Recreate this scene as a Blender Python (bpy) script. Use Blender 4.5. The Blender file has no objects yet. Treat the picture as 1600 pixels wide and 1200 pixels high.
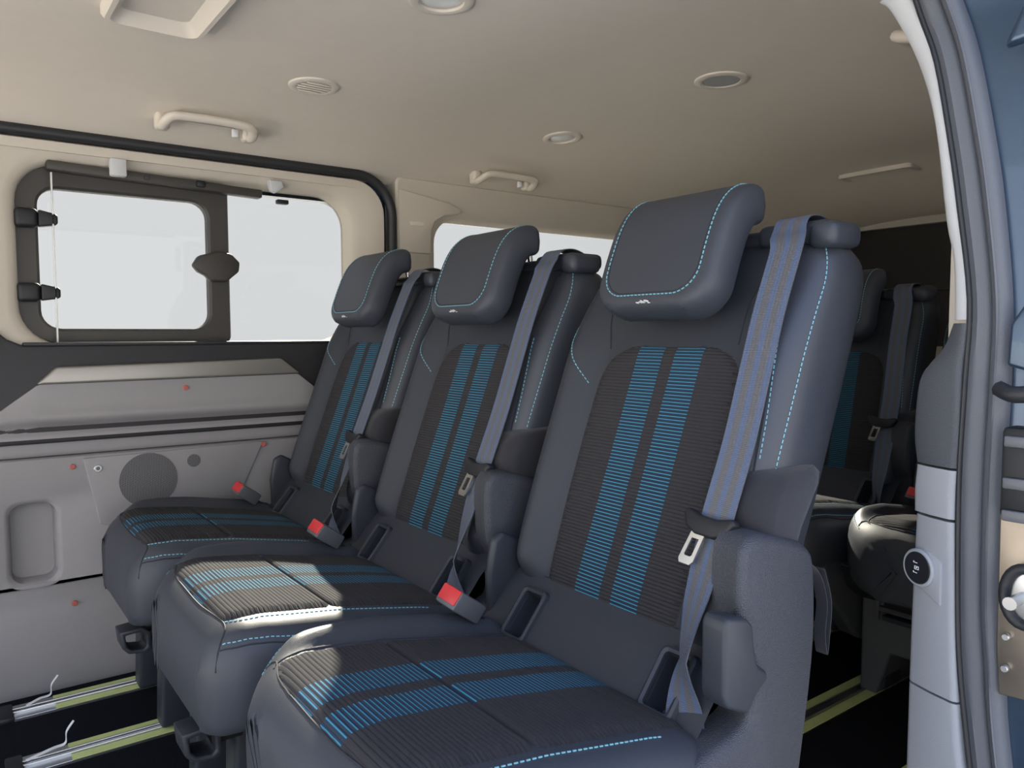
import bpy, bmesh, math, random
import numpy as np
from mathutils import Vector, Matrix
random.seed(4)
scene = bpy.context.scene
col = scene.collection

# ------------------------------------------------------------------ camera
# axes: X towards the tail of the van, Y across it (away from the open door), Z up from the cabin floor
cam_d = bpy.data.cameras.new('camera'); cam = bpy.data.objects.new('camera', cam_d); col.objects.link(cam)
yaw, pitch, roll = math.radians(36.6), math.radians(-3.67), math.radians(-0.14)
fw = Vector((math.sin(yaw)*math.cos(pitch), math.cos(yaw)*math.cos(pitch), math.sin(pitch)))
rt = Vector((math.cos(yaw), -math.sin(yaw), 0)); up = rt.cross(fw)
rt, up = math.cos(roll)*rt+math.sin(roll)*up, -math.sin(roll)*rt+math.cos(roll)*up
cam.matrix_world = Matrix(((rt.x, up.x, -fw.x, 0), (rt.y, up.y, -fw.y, 0), (rt.z, up.z, -fw.z, .85), (0, 0, 0, 1)))
cam_d.sensor_width = 36; cam_d.lens = 27.0; cam_d.clip_start = .02
scene.camera = cam

# ------------------------------------------------------------------ sky, sun, exposure
w = bpy.data.worlds.new('world'); scene.world = w; w.use_nodes = True
nt = w.node_tree; nt.nodes.clear()
tc = nt.nodes.new('ShaderNodeTexCoord'); sx = nt.nodes.new('ShaderNodeSeparateXYZ')
mr = nt.nodes.new('ShaderNodeMapRange'); mr.interpolation_type = 'SMOOTHSTEP'
mr.inputs[1].default_value = .22; mr.inputs[2].default_value = .75
mx = nt.nodes.new('ShaderNodeMix'); mx.data_type = 'RGBA'
mx.inputs[6].default_value = (1.08, 1.10, 1.13, 1); mx.inputs[7].default_value = (.50, .74, 1.30, 1)
bg = nt.nodes.new('ShaderNodeBackground'); out = nt.nodes.new('ShaderNodeOutputWorld')
nt.links.new(tc.outputs['Generated'], sx.inputs[0]); nt.links.new(sx.outputs['Z'], mr.inputs[0])
nt.links.new(mr.outputs[0], mx.inputs[0]); nt.links.new(mx.outputs[2], bg.inputs[0])
bg.inputs[1].default_value = 1.0; nt.links.new(bg.outputs[0], out.inputs[0])
sun_d = bpy.data.lights.new('sun_offscreen', 'SUN'); sun = bpy.data.objects.new('sun_offscreen', sun_d); col.objects.link(sun)
sun_d.energy = 18.0; sun_d.angle = math.radians(.53); sun_d.color = (1.0, .93, .78)
sun.rotation_euler = Vector((-.46, -1.0, -.54)).to_track_quat('-Z', 'Y').to_euler()
vs = scene.view_settings
vs.view_transform = 'Standard'; vs.look = 'None'; vs.gamma = 1; vs.use_curve_mapping = False; vs.exposure = 0.98

# ------------------------------------------------------------------ materials
class NG:
    def __init__(s, mat): s.nt = mat.node_tree
    def n(s, t): return s.nt.nodes.new(t)
    def put(s, sock, v):
        if hasattr(v, 'node') or hasattr(v, 'is_linked'): s.nt.links.new(v, sock)
        else: sock.default_value = v
    def m(s, op, a, b=0.0, c=None):
        q = s.n('ShaderNodeMath'); q.operation = op
        s.put(q.inputs[0], a); s.put(q.inputs[1], b)
        if c is not None: s.put(q.inputs[2], c)
        return q.outputs[0]
    def mix(s, f, a, b):
        q = s.n('ShaderNodeMix'); q.data_type = 'RGBA'
        s.put(q.inputs[0], f); s.put(q.inputs[6], a); s.put(q.inputs[7], b); return q.outputs[2]
MATS = {}
def mat(name, c, rough=.5, metal=0., spec=.5, grain=None, var=0., coat=0., varscale=30., sheen=0.):
    m = bpy.data.materials.new(name); m.use_nodes = True; MATS[name] = m
    g = NG(m); b = m.node_tree.nodes['Principled BSDF']
    b.inputs['Base Color'].default_value = (*c, 1); b.inputs['Roughness'].default_value = rough
    b.inputs['Metallic'].default_value = metal; b.inputs['Specular IOR Level'].default_value = spec
    b.inputs['Coat Weight'].default_value = coat
    if sheen: b.inputs['Sheen Weight'].default_value = sheen; b.inputs['Sheen Roughness'].default_value = .4
    t = g.n('ShaderNodeTexCoord').outputs['Object']
    if var:
        nz = g.n('ShaderNodeTexNoise'); g.put(nz.inputs['Vector'], t); nz.inputs['Scale'].default_value = varscale; nz.inputs['Detail'].default_value = 5
        lo = tuple(x*(1-var) for x in c)+(1,); hi = tuple(min(1, x*(1+var)) for x in c)+(1,)
        g.put(b.inputs['Base Color'], g.mix(nz.outputs[0], lo, hi))
    if grain:
        kind, sc, st = grain
        if kind == 'leather':
            x = g.n('ShaderNodeTexVoronoi'); x.inputs['Scale'].default_value = sc; h = x.outputs['Distance']
        else:
            x = g.n('ShaderNodeTexNoise'); x.inputs['Scale'].default_value = sc; x.inputs['Detail'].default_value = 3; h = x.outputs[0]
        g.put(x.inputs['Vector'], t)
        bp = g.n('ShaderNodeBump'); bp.inputs['Strength'].default_value = st; bp.inputs['Distance'].default_value = .002
        g.put(bp.inputs['Height'], h); g.put(b.inputs['Normal'], bp.outputs[0])
    return m
mat('vinyl', (.042, .047, .060), .48, spec=.4, grain=('leather', 900, .12))
mat('vinyl_side', (.042, .047, .060), .38, spec=.5, grain=('leather', 900, .1))
mat('vinyl_soft', (.030, .034, .044), .6, spec=.4, grain=('noise', 900, .15))
mat('knit', (.030, .030, .036), .9, spec=.2, grain=('noise', 1400, .5), sheen=.25)
mat('shield', (.050, .054, .066), .52, spec=.45, grain=('leather', 650, .55))
mat('plastic', (.028, .032, .042), .45, spec=.45, grain=('noise', 900, .08))
mat('plastic_dark', (.012, .013, .016), .5, spec=.4)
mat('stitch', (.20, .46, .55), .6)
mat('seam', (.024, .027, .034), .7, spec=.3)
mat('chrome', (.75, .73, .68), .22, 1.0)
mat('steel', (.55, .56, .57), .35, 1.0)
mat('red', (.62, .035, .04), .35)
mat('buckle', (.10, .105, .115), .4, grain=('noise', 700, .1))
mat('white_print', (.8, .8, .8), .5)
mat('green_print', (.1, .55, .2), .5)
mat('red_print', (.7, .08, .08), .5)
mat('headliner', (.71, .645, .56), .92, spec=.2, grain=('noise', 1500, .35), var=.03)
mat('pillar_trim', (.56, .51, .435), .7, spec=.3, grain=('noise', 1100, .15))
mat('handle_beige', (.64, .58, .50), .5, spec=.4)
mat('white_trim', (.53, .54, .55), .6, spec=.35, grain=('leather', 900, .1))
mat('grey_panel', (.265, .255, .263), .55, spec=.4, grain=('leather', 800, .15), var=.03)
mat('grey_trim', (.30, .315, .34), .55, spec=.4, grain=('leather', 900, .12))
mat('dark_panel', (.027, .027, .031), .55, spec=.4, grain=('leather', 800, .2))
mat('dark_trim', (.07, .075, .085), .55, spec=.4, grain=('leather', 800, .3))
mat('pedestal', (.07, .075, .085), .6, grain=('leather', 800, .2))
mat('silver_strip', (.29, .275, .255), .38, .55, grain=('noise', 300, .05))
mat('carpet', (.010, .011, .014), 1.0, spec=.05, grain=('noise', 500, .8), var=.3, varscale=200)
mat('yellow_film', (.62, .69, .27), .45, spec=.4, var=.08, varscale=40)
mat('rubber', (.020, .021, .024), .5, spec=.45, grain=('noise', 500, .15))
mat('rubber_seal', (.10, .108, .125), .5, spec=.5, grain=('noise', 700, .25))
mat('body_paint', (.05, .085, .14), .3, .6, spec=.5, coat=.6, grain=('noise', 900, .08), var=.1)
mat('bare_metal', (.34, .29, .235), .35, .85, var=.25, varscale=25)
mat('window_frame', (.045, .041, .037), .5, spec=.45, grain=('noise', 700, .1))
mat('lens', (.70, .72, .70), .25, spec=.5)
mat('lamp_grey', (.33, .33, .33), .6)
mat('red_plug', (.42, .10, .08), .5)
mat('tie', (.78, .78, .78), .3)
mat('concrete', (.60, .565, .51), .9, spec=.2, var=.12, varscale=2)
mat('privacy_glass', (.028, .027, .026), .25, spec=.4)

def glass_mat(name, tint):
    m = bpy.data.materials.new(name); m.use_nodes = True; MATS[name] = m
    n = m.node_tree; n.nodes.clear()
    o = n.nodes.new('ShaderNodeOutputMaterial'); mx = n.nodes.new('ShaderNodeMixShader'); fr = n.nodes.new('ShaderNodeFresnel'); fr.inputs[0].default_value = 1.3
    tr = n.nodes.new('ShaderNodeBsdfTransparent'); tr.inputs[0].default_value = (*tint, 1)
    gl = n.nodes.new('ShaderNodeBsdfGlossy'); gl.inputs['Roughness'].default_value = .02
    n.links.new(fr.outputs[0], mx.inputs[0]); n.links.new(tr.outputs[0], mx.inputs[1]); n.links.new(gl.outputs[0], mx.inputs[2]); n.links.new(mx.outputs[0], o.inputs[0])
glass_mat('window_glass', (.565, .567, .563))

def rib_mat(name, pitch, c0):
    """ribbed seat cloth: fine ribs across the panel, two bands of blue threads; UV is in metres"""
    m = mat(name, (.04, .04, .045), .88, spec=.2); g = NG(m); b = m.node_tree.nodes['Principled BSDF']
    uv = g.n('ShaderNodeUVMap'); uv.uv_map = 'UVMap'; s = g.n('ShaderNodeSeparateXYZ'); g.put(s.inputs[0], uv.outputs[0])
    u, v = s.outputs[0], s.outputs[1]
    fr = g.m('FRACT', g.m('DIVIDE', v, pitch))
    tri = g.m('ABSOLUTE', g.m('SUBTRACT', fr, .5))                 # 0 mid-rib .. .5 groove
    au = g.m('ABSOLUTE', g.m('SUBTRACT', u, c0))
    band = g.m('MULTIPLY', g.m('GREATER_THAN', au, .0115), g.m('LESS_THAN', au, .0625))
    thread = g.m('MULTIPLY', band, g.m('LESS_THAN', tri, .105))
    nz = g.n('ShaderNodeTexNoise'); nz.inputs['Scale'].default_value = 700; nz.inputs['Detail'].default_value = 2
    base = g.mix(nz.outputs[0], (.025, .024, .028, 1), (.049, .047, .050, 1))
    base = g.mix(g.m('MULTIPLY', band, .6), base, (.020, .046, .085, 1))
    base = g.mix(thread, base, (.05, .25, .38, 1))
    g.put(b.inputs['Base Color'], base)
    h = nz.outputs[0]
    bp = g.n('ShaderNodeBump'); bp.inputs['Strength'].default_value = .5; bp.inputs['Distance'].default_value = .0004
    g.put(bp.inputs['Height'], h); g.put(b.inputs['Normal'], bp.outputs[0])
rib_mat('rib_back', .0052, 0.0)
rib_mat('rib_cushion', .0062, -.023)

def belt_mat():
    m = mat('webbing', (.1, .11, .13), .5, spec=.45); g = NG(m); b = m.node_tree.nodes['Principled BSDF']
    uv = g.n('ShaderNodeUVMap'); uv.uv_map = 'UVMap'; s = g.n('ShaderNodeSeparateXYZ'); g.put(s.inputs[0], uv.outputs[0])
    u, v = s.outputs[0], s.outputs[1]
    band = g.m('GREATER_THAN', g.m('SINE', g.m('MULTIPLY', u, 15.7)), .15)
    g.put(b.inputs['Base Color'], g.mix(band, (.105, .105, .115, 1), (.085, .115, .19, 1)))
    wv = g.m('SINE', g.m('MULTIPLY', v, 6.283/.0022)); wu = g.m('SINE', g.m('MULTIPLY', u, 60))
    bp = g.n('ShaderNodeBump'); bp.inputs['Strength'].default_value = .35; bp.inputs['Distance'].default_value = .0006
    g.put(bp.inputs['Height'], g.m('ADD', wv, g.m('MULTIPLY', wu, .7))); g.put(b.inputs['Normal'], bp.outputs[0])
belt_mat()

def perf_mat():
    m = mat('speaker_mesh', (.2, .2, .2), .55); g = NG(m); b = m.node_tree.nodes['Principled BSDF']
    s = g.n('ShaderNodeSeparateXYZ'); g.put(s.inputs[0], g.n('ShaderNodeTexCoord').outputs['Object'])
    k = 6.283/.0036
    a = g.m('SINE', g.m('MULTIPLY', s.outputs[0], k))
    c = g.m('SINE', g.m('MULTIPLY', g.m('ADD', g.m('MULTIPLY', s.outputs[0], .5), g.m('MULTIPLY', s.outputs[2], .87)), k))
    d = g.m('GREATER_THAN', g.m('ADD', a, c), -.25)
    g.put(b.inputs['Base Color'], g.mix(d, (.185, .182, .19, 1), (.045, .045, .05, 1)))
perf_mat()

# ------------------------------------------------------------------ mesh helpers
def obj(name, verts, faces, m, parent=None, uv=None, smooth=True, sharp=40, weld=0, bevel=0, segs=2):
    me = bpy.data.meshes.new(name); me.from_pydata([tuple(v) for v in verts], [], [tuple(f) for f in faces])
    if uv is not None:
        l = me.uv_layers.new(name='UVMap')
        vi = np.zeros(len(me.loops), dtype=np.int32); me.loops.foreach_get('vertex_index', vi)
        l.data.foreach_set('uv', np.asarray(uv, dtype=np.float32)[vi].ravel())
    bm = bmesh.new(); bm.from_mesh(me)
    if weld: bmesh.ops.remove_doubles(bm, verts=bm.verts, dist=weld)
    bmesh.ops.recalc_face_normals(bm, faces=bm.faces)
    if bevel:
        es = [e for e in bm.edges if len(e.link_faces) == 2 and e.calc_face_angle(0) > math.radians(25)]
        bmesh.ops.bevel(bm, geom=es, offset=bevel, segments=segs, profile=.5, affect='EDGES', clamp_overlap=True)
    bm.to_mesh(me); bm.free()
    if smooth:
        me.shade_smooth(); me.set_sharp_from_angle(angle=math.radians(sharp))
    me.materials.append(MATS[m])
    o = bpy.data.objects.new(name, me); col.objects.link(o)
    if parent: o.parent = parent
    return o
def tag(o, label=None, cat=None, group=None, kind=None):
    if label: o['label'] = label
    if cat: o['category'] = cat
    if group: o['group'] = group
    if kind: o['kind'] = kind
    return o
def empty(name, loc, **k):
    o = bpy.data.objects.new(name, None); col.objects.link(o); o.location = loc; o.empty_display_size = .05
    return tag(o, **k)
class MB:
    """collects pieces of one part"""
    def __init__(s): s.v = []; s.f = []
    def add(s, v, f):
        o = len(s.v); s.v += [tuple(p) for p in v]; s.f += [tuple(i+o for i in q) for q in f]; return s
def boxg(c, d, ax=None):
    a = ax if ax is not None else np.eye(3)
    c = np.array(c, float); h = np.array(d, float)/2; a = np.asarray(a, float)
    v = [c+sx*h[0]*a[0]+sy*h[1]*a[1]+sz*h[2]*a[2] for sx in (-1, 1) for sy in (-1, 1) for sz in (-1, 1)]
    return v, [(0, 1, 3, 2), (4, 6, 7, 5), (0, 4, 5, 1), (2, 3, 7, 6), (0, 2, 6, 4), (1, 5, 7, 3)]
def box(name, c, d, m, parent=None, bevel=.003, ax=None, segs=2):
    v, f = boxg(c, d, ax); return obj(name, v, f, m, parent, bevel=bevel, segs=segs)
def loftg(rings, closed=True, cap=True):
    n = len(rings[0]); v = [p for r in rings for p in r]; f = []
    for k in range(len(rings)-1):
        for i in range(n if closed else n-1):
            j = (i+1) % n; f.append((k*n+i, k*n+j, (k+1)*n+j, (k+1)*n+i))
    if cap and closed: f += [tuple(range(n))[::-1], tuple(range((len(rings)-1)*n, len(rings)*n))]
    return v, f
def prism(name, poly, plane, a, b, m, parent=None, bevel=.004, segs=3):
    """polygon in plane 'xz','xy','yz' pushed from a to b along the third axis"""
    def P(p, h):
        return {'xz': (p[0], h, p[1]), 'xy': (p[0], p[1], h), 'yz': (h, p[0], p[1])}[plane]
    v, f = loftg([[P(p, a) for p in poly], [P(p, b) for p in poly]]); return obj(name, v, f, m, parent, bevel=bevel, segs=segs)
def rr(x0, x1, z0, z1, r, n=6):
    rs = r if isinstance(r, (list, tuple)) else [r]*4; p = []
    for (cx, cz, a0, q) in ((x1, z1, 0, rs[0]), (x0, z1, 90, rs[1]), (x0, z0, 180, rs[2]), (x1, z0, 270, rs[3])):
        sx_, sz_ = (1 if a0 in (0, 270) else -1), (1 if a0 in (0, 90) else -1)
        for k in range(n+1):
            a = math.radians(a0+90*k/n); p.append((cx-sx_*q+q*math.cos(a), cz-sz_*q+q*math.sin(a)))
    return p
def smooth_path(pts, n=8):
    P = [np.array(p, float) for p in pts]; P = [2*P[0]-P[1]]+P+[2*P[-1]-P[-2]]; o = []
    for i in range(1, len(P)-2):
        for k in range(n):
            t = k/n; a, b, c, d = P[i-1:i+3]
            o.append(.5*((2*b)+(c-a)*t+(2*a-5*b+4*c-d)*t*t+(3*b-a-3*c+d)*t**3))
    o.append(P[-2]); return np.array(o)
def tubeg(path, r, n=8, closed=False, flat=1.0, ref=(0, 0, 1)):
    path = np.array(path, float); N = len(path); rings = []
    for i in range(N):
        t = (path[(i+1) % N]-path[i-1]) if closed else (path[min(i+1, N-1)]-path[max(i-1, 0)])
        t = t/np.linalg.norm(t); s = np.cross(t, ref)
        if np.linalg.norm(s) < .05: s = np.cross(t, (1, 0, 0))
        s /= np.linalg.norm(s); q = np.cross(s, t); rad = r[i] if hasattr(r, '__len__') else r
        rings.append([path[i]+rad*(math.cos(a)*s+flat*math.sin(a)*q) for a in [2*math.pi*k/n for k in range(n)]])
    if closed: rings.append(rings[0])
    return loftg(rings, cap=not closed)
def tube(name, path, r, m, parent=None, **k):
    v, f = tubeg(path, r, **k); return obj(name, v, f, m, parent, weld=1e-6 if k.get('closed') else 0, sharp=60)
def ribbon(name, path, width, m, parent, angles=None, thick=.0014, base=(0, 1, 0), widths=None):
    P = np.array(path, float); N = len(P); v = []; uv = []; d = 0
    nu = 6
    for side in (0, 1):
        d = 0
        for i in range(N):
            t = P[min(i+1, N-1)]-P[max(i-1, 0)]; t /= np.linalg.norm(t)
            b = np.array(base, float); b -= t*(b@t); b /= np.linalg.norm(b); q = np.cross(t, b)
            a = angles[i] if angles is not None else 0
            e = math.cos(a)*b+math.sin(a)*q; nn = np.cross(t, e)
            if i: d += np.linalg.norm(P[i]-P[i-1])
            wd = width if widths is None else widths[i]
            for k in range(nu+1):
                v.append(P[i]+e*wd*(k/nu-.5)+nn*thick*(side-.5)); uv.append((k/nu, d))
    f = []; M = nu+1; S = N*M
    for s in (0, 1):
        for i in range(N-1):
            for k in range(nu):
                q = (s*S+i*M+k, s*S+i*M+k+1, s*S+(i+1)*M+k+1, s*S+(i+1)*M+k); f.append(q if s else q[::-1])
    for i in range(N-1):
        for k in (0, nu): f.append((i*M+k, (i+1)*M+k, S+(i+1)*M+k, S+i*M+k))
    for i in (0, N-1):
        for k in range(nu): f.append((i*M+k, i*M+k+1, S+i*M+k+1, S+i*M+k))
    return obj(name, v, f, m, parent, uv=uv)
def disc(name, c, r, m, parent, axis='y', depth=.004, n=32, bevel=.001):
    p = [(r*math.cos(2*math.pi*k/n), r*math.sin(2*math.pi*k/n)) for k in range(n)]
    pl = {'y': 'xz', 'z': 'xy', 'x': 'yz'}[axis]; i = {'y': (0, 2, 1), 'z': (0, 1, 2), 'x': (1, 2, 0)}[axis]
    return prism(name, [(c[i[0]]+a, c[i[1]]+b) for a, b in p], pl, c[i[2]]-depth/2, c[i[2]]+depth/2, m, parent, bevel=bevel, segs=1)
def lathe(name, c, prof, m, parent, axis='z', n=36):
    rings = []
    for r, h in prof:
        ring = []
        for k in range(n):
            a = 2*math.pi*k/n; x, y = r*math.cos(a), r*math.sin(a)
            ring.append({'z': (c[0]+x, c[1]+y, c[2]+h), 'y': (c[0]+x, c[1]+h, c[2]+y), 'x': (c[0]+h, c[1]+x, c[2]+y)}[axis])
        rings.append(ring)
    v, f = loftg(rings, cap=False); return obj(name, v, f, m, parent)
def frame_loft(name, rings, m, parent=None, flip=False, **k):
    """rings: list of (list of (x,z), y)"""
    v, f = loftg([[(x, y, z) for x, z in p] for p, y in rings], cap=False); return obj(name, v, f, m, parent, **k)
def sheet(name, xs, zs_fn, yprof, m, parent, back=.02):
    """wall panel: columns at xs, each from zs_fn(x)=(z0,z1), surface depth Y=yprof(s, z), s in 0..1; solid towards +Y"""
    ns = 28; v = []; f = []
    for x in xs:
        z0, z1 = zs_fn(x)
        for k in range(ns+1):
            s = k/ns; z = z0+(z1-z0)*s; v.append((x, yprof(s, z), z))
    M = ns+1
    for i in range(len(xs)-1):
        for k in range(ns): f.append((i*M+k, (i+1)*M+k, (i+1)*M+k+1, i*M+k+1))
    S = len(v)
    # rim going back into the wall
    border = [i*M for i in range(len(xs))]+[(len(xs)-1)*M+k for k in range(1, M)]+[i*M+ns for i in range(len(xs)-2, -1, -1)]+[k for k in range(ns-1, 0, -1)]
    for b in border: v.append((v[b][0], v[b][1]+back, v[b][2]))
    for k in range(len(border)):
        j = (k+1) % len(border); f.append((border[k], border[j], S+j, S+k))
    return obj(name, v, f, m, parent, sharp=50)
def e_(d, r, p=2.0): return (1-(1-np.clip(d/r, 0, 1))**p)**(1/p)
def sstep(a, b, x): t = np.clip((x-a)/(b-a), 0, 1); return t*t*(3-2*t)

class Slab:
    """soft pad: outline y in [yl(t), yr(t)] for t in T, spine(t)->(x,z), normal(t)->(nx,nz), fronts and backs puffed out"""
    def __init__(s, T, yl, yr, spine, normal, hf, hb, x0=.55):
        s.T, s.yl, s.yr, s.spine, s.normal, s.hf, s.hb, s.x0 = T, yl, yr, spine, normal, hf, hb, x0
        tt = np.linspace(*T, 260)
        o = [np.stack([tt, yl(tt)], 1), np.stack([tt, yr(tt)], 1)]
        for t in T:
            yy = np.linspace(float(yl(np.array(t))), float(yr(np.array(t))), 120); o.append(np.stack([np.full(120, t), yy], 1))
        s.out = np.concatenate(o)
    def delta(s, t, y):
        q = np.stack([np.ravel(t), np.ravel(y)], 1); d = np.full(len(q), 9.)
        for k in range(0, len(q), 512):
            d[k:k+512] = np.sqrt(((q[k:k+512, None, :]-s.out[None])**2).sum(-1)).min(1)
        return d.reshape(np.shape(t))
    def pt(s, t, y, h):
        x, z = s.spine(t); nx, nz = s.normal(t)
        return np.stack([x+nx*h-s.x0, y, z+nz*h], -1)
    def front(s, t, y, off=0.):
        t = np.asarray(t, float); y = np.asarray(y, float); return s.pt(t, y, s.hf(s.delta(t, y), t, y)+off)
    def grid(s, nt_, ny, T=None, yl=None, yr=None):
        T = T or s.T; yl = yl or s.yl; yr = yr or s.yr
        a = .5-.5*np.cos(np.pi*np.linspace(0, 1, nt_+1)); t = T[0]+(T[1]-T[0])*(.5*a+.5*np.linspace(0, 1, nt_+1))
        b = .5-.5*np.cos(np.pi*np.linspace(0, 1, ny+1)); b = .6*b+.4*np.linspace(0, 1, ny+1)
        t2 = np.repeat(t[:, None], ny+1, 1); y2 = yl(t)[:, None]+(yr(t)-yl(t))[:, None]*b[None]
        return t2, y2
    def build(s, name, m, parent, nt_=44, ny=44):
        t, y = s.grid(nt_, ny); d = s.delta(t, y)
        d[0] = d[-1] = 0; d[:, 0] = d[:, -1] = 0
        F = s.pt(t, y, s.hf(d, t, y)*(d > 0)).reshape(-1, 3); Bk = s.pt(t, y, -s.hb(d, t, y)*(d > 0)).reshape(-1, 3)
        M = ny+1; n = len(F); f = []
        for i in range(nt_):
            for k in range(ny):
                q = (i*M+k, i*M+k+1, (i+1)*M+k+1, (i+1)*M+k); f.append(q); f.append(tuple(n+a for a in q[::-1]))
        return obj(name, np.concatenate([F, Bk]), f, m, parent, weld=1e-5, sharp=70)
    def patch(s, name, m, parent, T, yl, yr, puff=.006, r=.02, sink=-.003, vs_=1.0, nt_=60, ny=30, dip=None, rib=None):
        q = Slab(T, yl, yr, s.spine, s.normal, s.hf, s.hb, s.x0); 
        if rib:                                                     # seven rows to each rib of the cloth
            nt_ = int((T[1]-T[0])*vs_/rib*7); t1 = np.linspace(T[0], T[1], nt_+1); b = np.linspace(0, 1, ny+1)
            t = np.repeat(t1[:, None], ny+1, 1); y = yl(t1)[:, None]+(yr(t1)-yl(t1))[:, None]*b[None]
        else: t, y = q.grid(nt_, ny)
        d = q.delta(t, y)
        off = sink+(puff-sink)*e_(d, r)
        if dip is not None: off = off+dip(t, y)
        if rib: off = off-.0016*np.abs(2*np.abs(np.mod(t*vs_/rib, 1)-.5))**4
        P = s.front(t, y, off).reshape(-1, 3); M = ny+1
        f = [(i*M+k, i*M+k+1, (i+1)*M+k+1, (i+1)*M+k) for i in range(nt_) for k in range(ny)]
        return obj(name, P, f, m, parent, uv=np.stack([y.ravel(), t.ravel()*vs_], 1))
    def line(s, pts, off=0., step=.004):
        pts = smooth_path([(a, b, 0) for a, b in pts], 10); ty = pts[:, :2]
        L = np.r_[0, np.cumsum(np.sqrt((np.diff(ty, axis=0)**2).sum(1)))]; u = np.arange(0, L[-1], step)
        t = np.interp(u, L, ty[:, 0]); y = np.interp(u, L, ty[:, 1])
        P = s.front(t, y, off); nx, nz = s.normal(t); N = np.stack([nx+0*t, 0*t, nz+0*t], 1)
        N2 = np.cross(np.gradient(P, axis=0), s.front(t, y+.002, off)-P); N2 /= np.linalg.norm(N2, axis=1)[:, None]+1e-9
        N2 *= np.sign((N2*N).sum(1))[:, None]; return P, N2
def stitches(name, lines, parent, **k):
    for l in lines: stitch_line(name, [l], parent, **k)
def stitch_line(name, lines, parent, m='stitch', ln=.0045, gap=.0072, wd=.0013, ht=.0012):
    mb = MB()
    for P, N in lines:
        L = np.r_[0, np.cumsum(np.linalg.norm(np.diff(P, axis=0), axis=1))]; s = 0
        while s+ln < L[-1]:
            a = np.array([np.interp(s, L, P[:, k]) for k in range(3)]); b = np.array([np.interp(s+ln, L, P[:, k]) for k in range(3)])
            n = np.array([np.interp(s, L, N[:, k]) for k in range(3)]); t = b-a; t /= np.linalg.norm(t)+1e-9
            n -= t*(n@t); n /= np.linalg.norm(n)+1e-9; mb.add(*boxg((a+b)/2, (ln, wd, ht), (t, np.cross(n, t), n))); s += gap
    return obj(name, mb.v, mb.f, m, parent, smooth=False)
def seams(name, lines, parent, r=.0014, m='seam'):
    for P, N in lines:
        v, f = tubeg(P[::2] if len(P) > 8 else P, r, n=5); obj(name, v, f, m, parent)
def table(*kv):
    a = np.array(kv, float)
    def f(t):
        # smooth (pchip-like via dense resample) interpolation
        return np.interp(t, xs, ys)
    P = smooth_path([(p[0], p[1], 0) for p in kv], 12); xs, ys = P[:, 0], P[:, 1]
    o = np.maximum.accumulate(xs); xs = o+np.arange(len(o))*1e-9
    return f
def const(v): return lambda t: np.full(np.shape(t), float(v))

# ================================================================== THE VAN SHELL
XF, XR, YN, YFAR = -1.1, 3.15, .46, 2.10
def ceil_z(x, y):
    q = np.abs(y-1.275)
    z = 1.425-.10*(q/.8)**3.6
    z = z-.012*sstep(1.25, .85, x)*sstep(.62, .3, q)                # front part of the lining hangs a little lower
    z = z-.11*sstep(2.35, 3.1, x)**1.3                              # falls towards the tailgate
    return z
floor_o = box('floor', (1.0, 1.255, -.02), (4.2, 1.75, .04), 'carpet', bevel=0); tag(floor_o, kind='structure')

def rail(yc, x0, x1, bare):
    r = prism('floor_rail', [(yc+a, b) for a, b in ((-.037, -.001), (.037, -.001), (.037, .006), (.0055, .006), (.0055, .0008), (-.0055, .0008), (-.0055, .006), (-.037, .006))], 'yz', x0, x1, 'steel', floor_o, bevel=.0006, segs=1)
    for s in (-1, 1):
        box('rail_lip', ((x0+x1)/2, yc+s*.0085, .008), (x1-x0, .005, .007), 'steel', r, bevel=.0015)
        box('protective_film', ((bare+x1)/2, yc+s*.0255, .0066), (x1-bare, .025, .0012), 'yellow_film', r, bevel=0)
    box('end_cap', (x0-.012, yc, .005), (.03, .08, .014), 'plastic_dark', r, bevel=.004)
    return r
for yc in (2.012, 1.748, 1.474, 1.208, .936, .67): rail(yc, .095, 3.0, .178)

# ---- headliner
def ceiling():
    nx, ny = 90, 60; xs = np.linspace(XF, XR, nx+1); ys = np.linspace(.475, 2.12, ny+1)
    v = [(x, y, float(ceil_z(x, y))) for x in xs for y in ys]; M = ny+1
    f = [(i*M+k, i*M+k+1, (i+1)*M+k+1, (i+1)*M+k) for i in range(nx) for k in range(ny)]
    S = len(v); v += [(x, y, z+.05) for x, y, z in v[:S]]
    f += [tuple(S+a for a in q[::-1]) for q in f[:]]
    for i in range(nx):
        for k in (0, ny): f.append((i*M+k, (i+1)*M+k, S+(i+1)*M+k, S+i*M+k))
    for i in (0, nx):
        for k in range(ny): f.append((i*M+k, i*M+k+1, S+i*M+k+1, S+i*M+k))
    return tag(obj('ceiling', v, f, 'headliner'), kind='structure')
ceiling()
roof = box('roof', (1.0, 1.275, 1.50), (4.3, 1.72, .02), 'body_paint', bevel=.004); tag(roof, kind='structure')

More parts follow.
